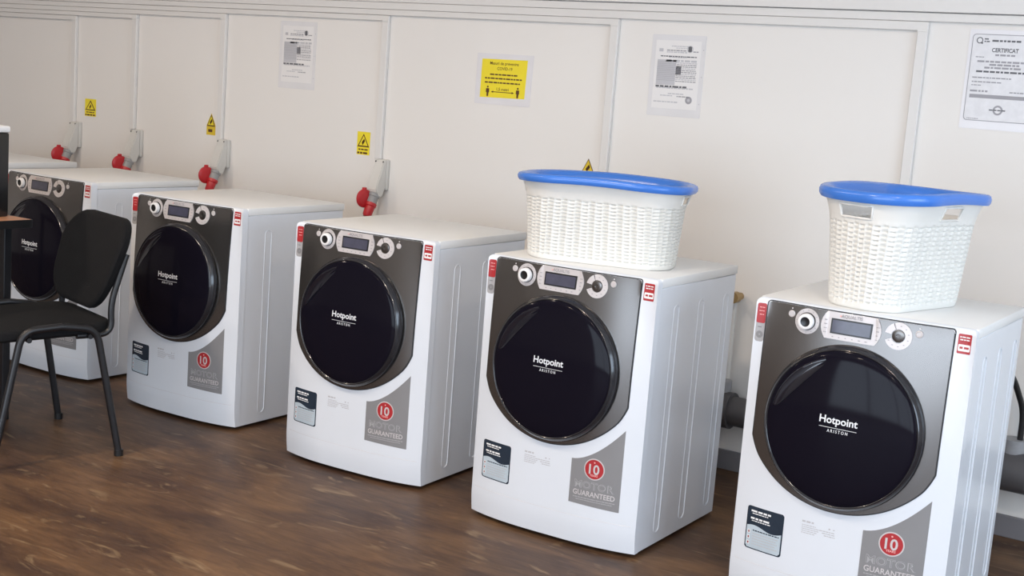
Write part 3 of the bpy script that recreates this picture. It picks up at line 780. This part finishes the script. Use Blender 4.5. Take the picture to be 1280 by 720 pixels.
def document(x, z, w_, h_, label, seal=True, tilt=0, shx=0):
    t = empty('document_sleeve', label, 'document', (x, WY-.0002, z), 0, 'printed documents in plastic sleeves'); t.rotation_euler = (0, tilt, 0)
    bm = bmesh.new(); outline_plate(bm, rrect(-w_/2, w_/2, -h_/2, h_/2, .004, 2), SW, .0012, depth=.0012, mi=0)
    outline_plate(bm, rect(w_/2-.004, w_/2, -h_/2+.08, h_/2-.004), SW, .0022, depth=.001, mi=0)
    for zz in (-.10, 0, .10): outline_plate(bm, circ(w_/2-.008, zz, .0025, 8), SW, .0014, depth=.0003, mi=1)
    finish(bm, 'plastic_sleeve', [M['sleeve'], M['inkl']], t)
    bm = bmesh.new(); pw, ph = w_*.84, h_*.86
    S3 = lambda x_, z_: -.0012; FLAT.add(S3)
    outline_plate(bm, rect(-pw/2, pw/2, -ph/2+.008, ph/2), S3, .0005, depth=.0005, mi=0)
    a, b = -pw*.42, pw*.42; L = .0008
    def wd(x0, x1, zf, h, mi): words(bm, x0*pw, x1*pw, zf*ph, h, S3, L, mi)
    wd(-.15, .30, .42, .0034, 2); wd(-.05, .30, .395, .003, 2)
    outline_plate(bm, rrect(.22*pw, .30*pw, .345*ph, .425*ph, .004), S3, .001, depth=.0004, mi=1)
    ring_plate(bm, .26*pw, .385*ph, .010, .013, S3, .001, mi=2)
    wd(-.42, -.33, .36, .012, 2); wd(-.25, .18, .36, .0045, 3); wd(-.25, .2, .335, .0045, 2); wd(.33, .45, .35, .004, 3)
    wd(-.38, .42, .275, .004, 1); wd(-.2, .2, .262, .0035, 2)
    # table of print: dense left column, lines at the right
    outline_plate(bm, rect(-.44*pw, -.02*pw, -.135*ph, .225*ph), S3, L, depth=.0003, mi=2)
    outline_plate(bm, rect(-.02*pw, .10*pw, .02*ph, .14*ph), S3, L, depth=.0003, mi=3)
    wd(-.25, .45, .215, .0075, 2)
    for k in range(11):
        wd(-.01 if k % 3 else -.02, .44, .185-.026*k, .0036, (2, 3, 3)[k % 3])
        outline_plate(bm, rect(-.44*pw, -.02*pw, (.192-.026*k)*ph, (.196-.026*k)*ph), S3, L+.0003, depth=.0003, mi=3)
    wd(-.44, .25, -.155, .007, 1); wd(-.42, .42, -.175, .005, 2)
    wd(-.15, .20, -.255, .004, 2); wd(-.32, -.05, -.285, .004, 2); wd(.05, .3, -.29, .004, 3)
    if seal:
        ring_plate(bm, .32*pw, -.335*ph, .006, .014, S3, L, mi=3); outline_plate(bm, circ(.32*pw, -.335*ph, .0062, 16), S3, L, depth=.0003, mi=2)
    wd(-.46, .10, -.375, .0045, 2)
    finish(bm, 'printed_page', [M['paper'], M['inkd'], M['inkl'], M['ink']], t, normals=False)
    return t
document(.014, 1.458, .226, .306, 'grey printed document in a plastic sleeve, right of the yellow notice', tilt=-.004)
document(-1.928, 1.440, .226, .306, 'grey printed document in a plastic sleeve, high on the wall left of the yellow notice', seal=False)

# certificate
t = empty('framed_certificate', 'rounded laminated certificate with a thin dark border at the upper right edge', 'certificate', (1.203, WY-.0002, 1.517))
bm = bmesh.new(); outline_plate(bm, rrect(-.120, .120, -.168, .158, .004), SW, .001, depth=.001, mi=0); finish(bm, 'laminate_pouch', M['lam'], t)
bm = bmesh.new(); S4 = lambda x, z: -.001; FLAT.add(S4)
outline_plate(bm, rrect(-.109, .109, -.141, .143, .012), S4, .0006, depth=.0006, mi=2)
outline_plate(bm, rrect(-.1065, .1065, -.1385, .1405, .010), S4, .0009, depth=.0004, mi=0)
S5 = lambda x, z: -.0019; FLAT.add(S5)
ring_plate(bm, -.085, .122, .0075, .0105, S5, .0003, mi=1); outline_plate(bm, rect(-.080, -.074, .111, .116), S5, .0004, depth=.0003, mi=1)
words(bm, -.070, -.052, .127, .004, S5, .0003, 1); words(bm, -.070, -.052, .119, .004, S5, .0003, 1)
words(bm, -.045, .055, .122, .006, S5, .0003, 1)
text(bm, 'CERTIFICAT', .0, .092, .085, S5, .0003, 1, .03, .014)
words(bm, -.030, .040, .076, .006, S5, .0003, 2); words(bm, -.092, -.065, .068, .003, S5, .0003, 2)
words(bm, -.085, .100, .054, .006, S5, .0003, 2); words(bm, -.045, .050, .044, .006, S5, .0003, 2); words(bm, -.060, .065, .034, .006, S5, .0003, 2)
words(bm, -.085, .103, .021, .006, S5, .0003, 1); words(bm, -.095, .030, .001, .004, S5, .0003, 2); words(bm, -.095, .0, -.013, .004, S5, .0003, 2)
words(bm, -.095, -.062, -.024, .003, S5, .0003, 2); words(bm, -.097, -.040, -.043, .006, S5, .0003, 2); words(bm, .03, .095, -.043, .004, S5, .0003, 2)
outline_plate(bm, rect(-.097, .100, -.066, -.054), S5, .0003, depth=.0003, mi=2)
ring_plate(bm, .0, -.103, .010, .016, S5, .0003, mi=2); words(bm, -.028, .028, -.103, .004, S5, .0005, 1)
words(bm, -.097, -.06, -.134, .0025, S5, .0003, 2)
finish(bm, 'certificate_page', [M['certp'], M['inkd'], M['ink']], t, normals=False)

# ------------------------------------------------------------------ pipes between the machines
t = empty('water_pipe', 'white water pipe with a brass valve and blue handle, between the two machines with baskets', 'pipe', (.352, WY, 0))
bm = bmesh.new(); tube(bm, smooth_path([(.0, -.02, .345), (.0, -.022, .66), (.0, -.035, .665)], .02), .012, 12); finish(bm, 'riser', M['pipew'], t, 60)
bm = bmesh.new(); tube(bm, [(.022, -.02, .668), (.022, -.055, .668), (.022, -.056, .668), (.022, -.090, .668)], [.014, .014, .021, .021], 16)
tube(bm, [(-.03, -.045, .668), (.03, -.045, .668)], .012, 12); finish(bm, 'brass_valve', M['brass'], t, 40)
bm = bmesh.new(); box(bm, -.034, -.006, -.080, -.048, .640, .678, .004); finish(bm, 'valve_handle', M['vblue'], t)
t = empty('drain_pipe', 'thick dark grey drain pipe running low along the wall behind the washers', 'pipe', (0, WY, 0))
bm = bmesh.new(); tube(bm, [(-.4, -.072, .245), (1.95, -.072, .245)], .055, 24); finish(bm, 'horizontal_run', M['pipe'], t, 40)
for x in (.36, 1.42):
    bm = bmesh.new(); tube(bm, [(x-.05, -.072, .245), (x+.05, -.072, .245)], .068, 24); finish(bm, 'pipe_coupling', M['pipe'], t, 40)
    bm = bmesh.new(); tube(bm, [(x-.01, -.062, .30), (x-.01, -.062, .352)], .040, 16); finish(bm, 'branch', M['hose'], t, 40)
for i, (x, lab) in enumerate(((1.405, 'black hose behind the rightmost washer at the right edge of the photo'),)):
    bm = bmesh.new()
    path = smooth_path([(x+.02, WY-.062, .35), (x+.02, WY-.065, .45), (x-.03, WY-.12, .60), (x-.22, WY-.30, .66), (x-.30, WY-.36, .60)], .1, 12)
    tube(bm, path, .010, 12); o = finish(bm, 'drain_hose', M['black'], None, 60); tag(o, lab, 'hose')

# ------------------------------------------------------------------ chair
t = empty('office_chair', 'black fabric visitor chair with a black tubular frame in front of the left washers', 'chair', (-1.487, -.4145, 0), 0)
t.rotation_euler = (0, 0, math.atan2(-.268, .963)+PI)     # local x = lateral(far side), local y = forward... see below
lat = Vector((-.963, .268, 0)); fw = Vector((-.268, -.963, 0))
t.rotation_euler = (0, 0, math.atan2(lat.y, lat.x))      # local +x = lat, local +y = lat rotated by 90deg = (-.268,-.963) = fw
RT = .0125
for sx, nm in ((-1, 1), (1, 2)):
    for nm_, pts in (('front_leg', [(sx*.262, .435, .006), (sx*.245, .335, .458), (sx*.245, .20, .466)]),
                     ('rear_leg', [(sx*.270, .0, .006), (sx*.245, .080, .450), (sx*.245, .2005, .466)])):
        bm = bmesh.new(); tube(bm, smooth_path(pts, .05, 8), RT, 12); finish(bm, 'leg', M['cmetal'], t, 60)
        bm = bmesh.new(); a = pts[0]; tube(bm, [(a[0], a[1], 0), (a[0], a[1], .022)], .016, 12); finish(bm, 'foot_cap', M['black'], t, 60)
for yy in (.10, .31):
    bm = bmesh.new(); tube(bm, [(-.245, yy, .425), (.245, yy, .425)], .009, 10); finish(bm, 'cross_bar', M['cmetal'], t, 60)
def cushion(bm, cx, cy, hx, hy, z0, z1, rr, fn=None, n=8, axis='z'):
    """rounded slab; fn warps the finished vertices"""
    layers = [(z0, -.020), (z0+.004, -.008), (z0+.012, 0), (z1-.012, 0), (z1-.004, -.006), (z1, -.022)]
    rings = []
    for z, off in layers:
        ring = []
        for qx, qy, a0 in ((1, 1, 0), (-1, 1, PI/2), (-1, -1, PI), (1, -1, 1.5*PI)):
            for k in range(n+1):
                a = a0+PI/2*k/n; rx = rr+off
                ring.append((cx+qx*(hx-rr)+rx*math.cos(a), cy+qy*(hy-rr)+rx*math.sin(a), z))
        rings.append(ring)
    R = [[bm.verts.new(fn(Vector(p)) if fn else p) for p in ring] for ring in rings]
    m_ = len(R[0])
    for j in range(len(R)-1):
        for k in range(m_): bm.faces.new((R[j][k], R[j][(k+1) % m_], R[j+1][(k+1) % m_], R[j+1][k]))
    # caps as fans with raised centre
    for ring, zc_ in ((R[0], z0), (R[-1], z1+.008)):
        c = bm.verts.new(fn(Vector((cx, cy, zc_))) if fn else (cx, cy, zc_))
        for k in range(m_): bm.faces.new((ring[k], ring[(k+1) % m_], c))
bm = bmesh.new()
def seatfn(p):
    q = (p.y-.2)/.23; p.z += .012*-abs(q)**2*(1 if q > 0 else -.6); return p
cushion(bm, 0, .225, .230, .225, .422, .466, .085, seatfn); finish(bm, 'seat', M['fabric'], t, 40)
# backrest: slab stood up, curved, wider at the top
bm = bmesh.new()
def backfn(p):
    # p.x lateral, p.y along height, p.z thickness
    h = p.y; k = (h-.50)/.30
    x = p.x*(.84+.16*max(0, min(1, k*1.3)))
    y = .040-.105*k+.45*x*x-(p.z)
    return Vector((x, y-.0, h))
cushion(bm, .012, .655, .248, .158, -.020, .022, .115, lambda p: backfn(p)); finish(bm, 'backrest', M['fabric'], t, 40)
for sx in (-1, 1):
    bm = bmesh.new(); tube(bm, smooth_path([(sx*.22, .14, .425), (sx*.22, .015, .425), (sx*.215, .020, .53), (sx*.21, -.035, .70)], .06, 8), .011, 12)
    finish(bm, 'back_support', M['cmetal'], t, 60)

# ------------------------------------------------------------------ desk and device at the left edge
dx_, dy_ = -1.78, -.46          # visible right corner of the top
t = empty('desk', 'wooden desk corner with a black edge and black legs at the left edge', 'desk', (dx_+.008, dy_, .012)); t.rotation_euler = (0, 0, .0)
bm = bmesh.new(); box(bm, -1.2, 0, -.62, 0, .735, .752, .002); finish(bm, 'desk_top', M['desktop'], t)
bm = bmesh.new()
for a in ((-1.204, .004, -.004+.004, .004), (-1.204, .004, -.624, -.62)): box(bm, a[0], a[1], a[2], a[3], .722, .7515, .001)
box(bm, 0, .004, -.62, 0, .722, .7515, .001); box(bm, -1.204, -1.2, -.62, 0, .722, .7515, .001); box(bm, -1.19, -.005, -.61, -.005, .722, .734)
finish(bm, 'desk_edging', M['black'], t)
for lx, ly in ((-.085, -.040), (-1.16, -.040), (-1.16, -.56)):
    bm = bmesh.new(); box(bm, lx-.024, lx+.008, ly-.016, ly+.016, -.012, .722, .003); finish(bm, 'leg', M['cmetal'], t)
t = empty('desktop_device', 'black-sided box-shaped device with a white top, on the desk at the left edge', 'device', (-1.865, -.49, .765))
bm = bmesh.new(); box(bm, -.42, 0, -.30, .0, 0, .305, .006); finish(bm, 'housing', M['black'], t, 40)
bm = bmesh.new(); box(bm, -.424, .003, -.304, .003, .306, .330, .006); finish(bm, 'top_cover', M['white'], t, 40)
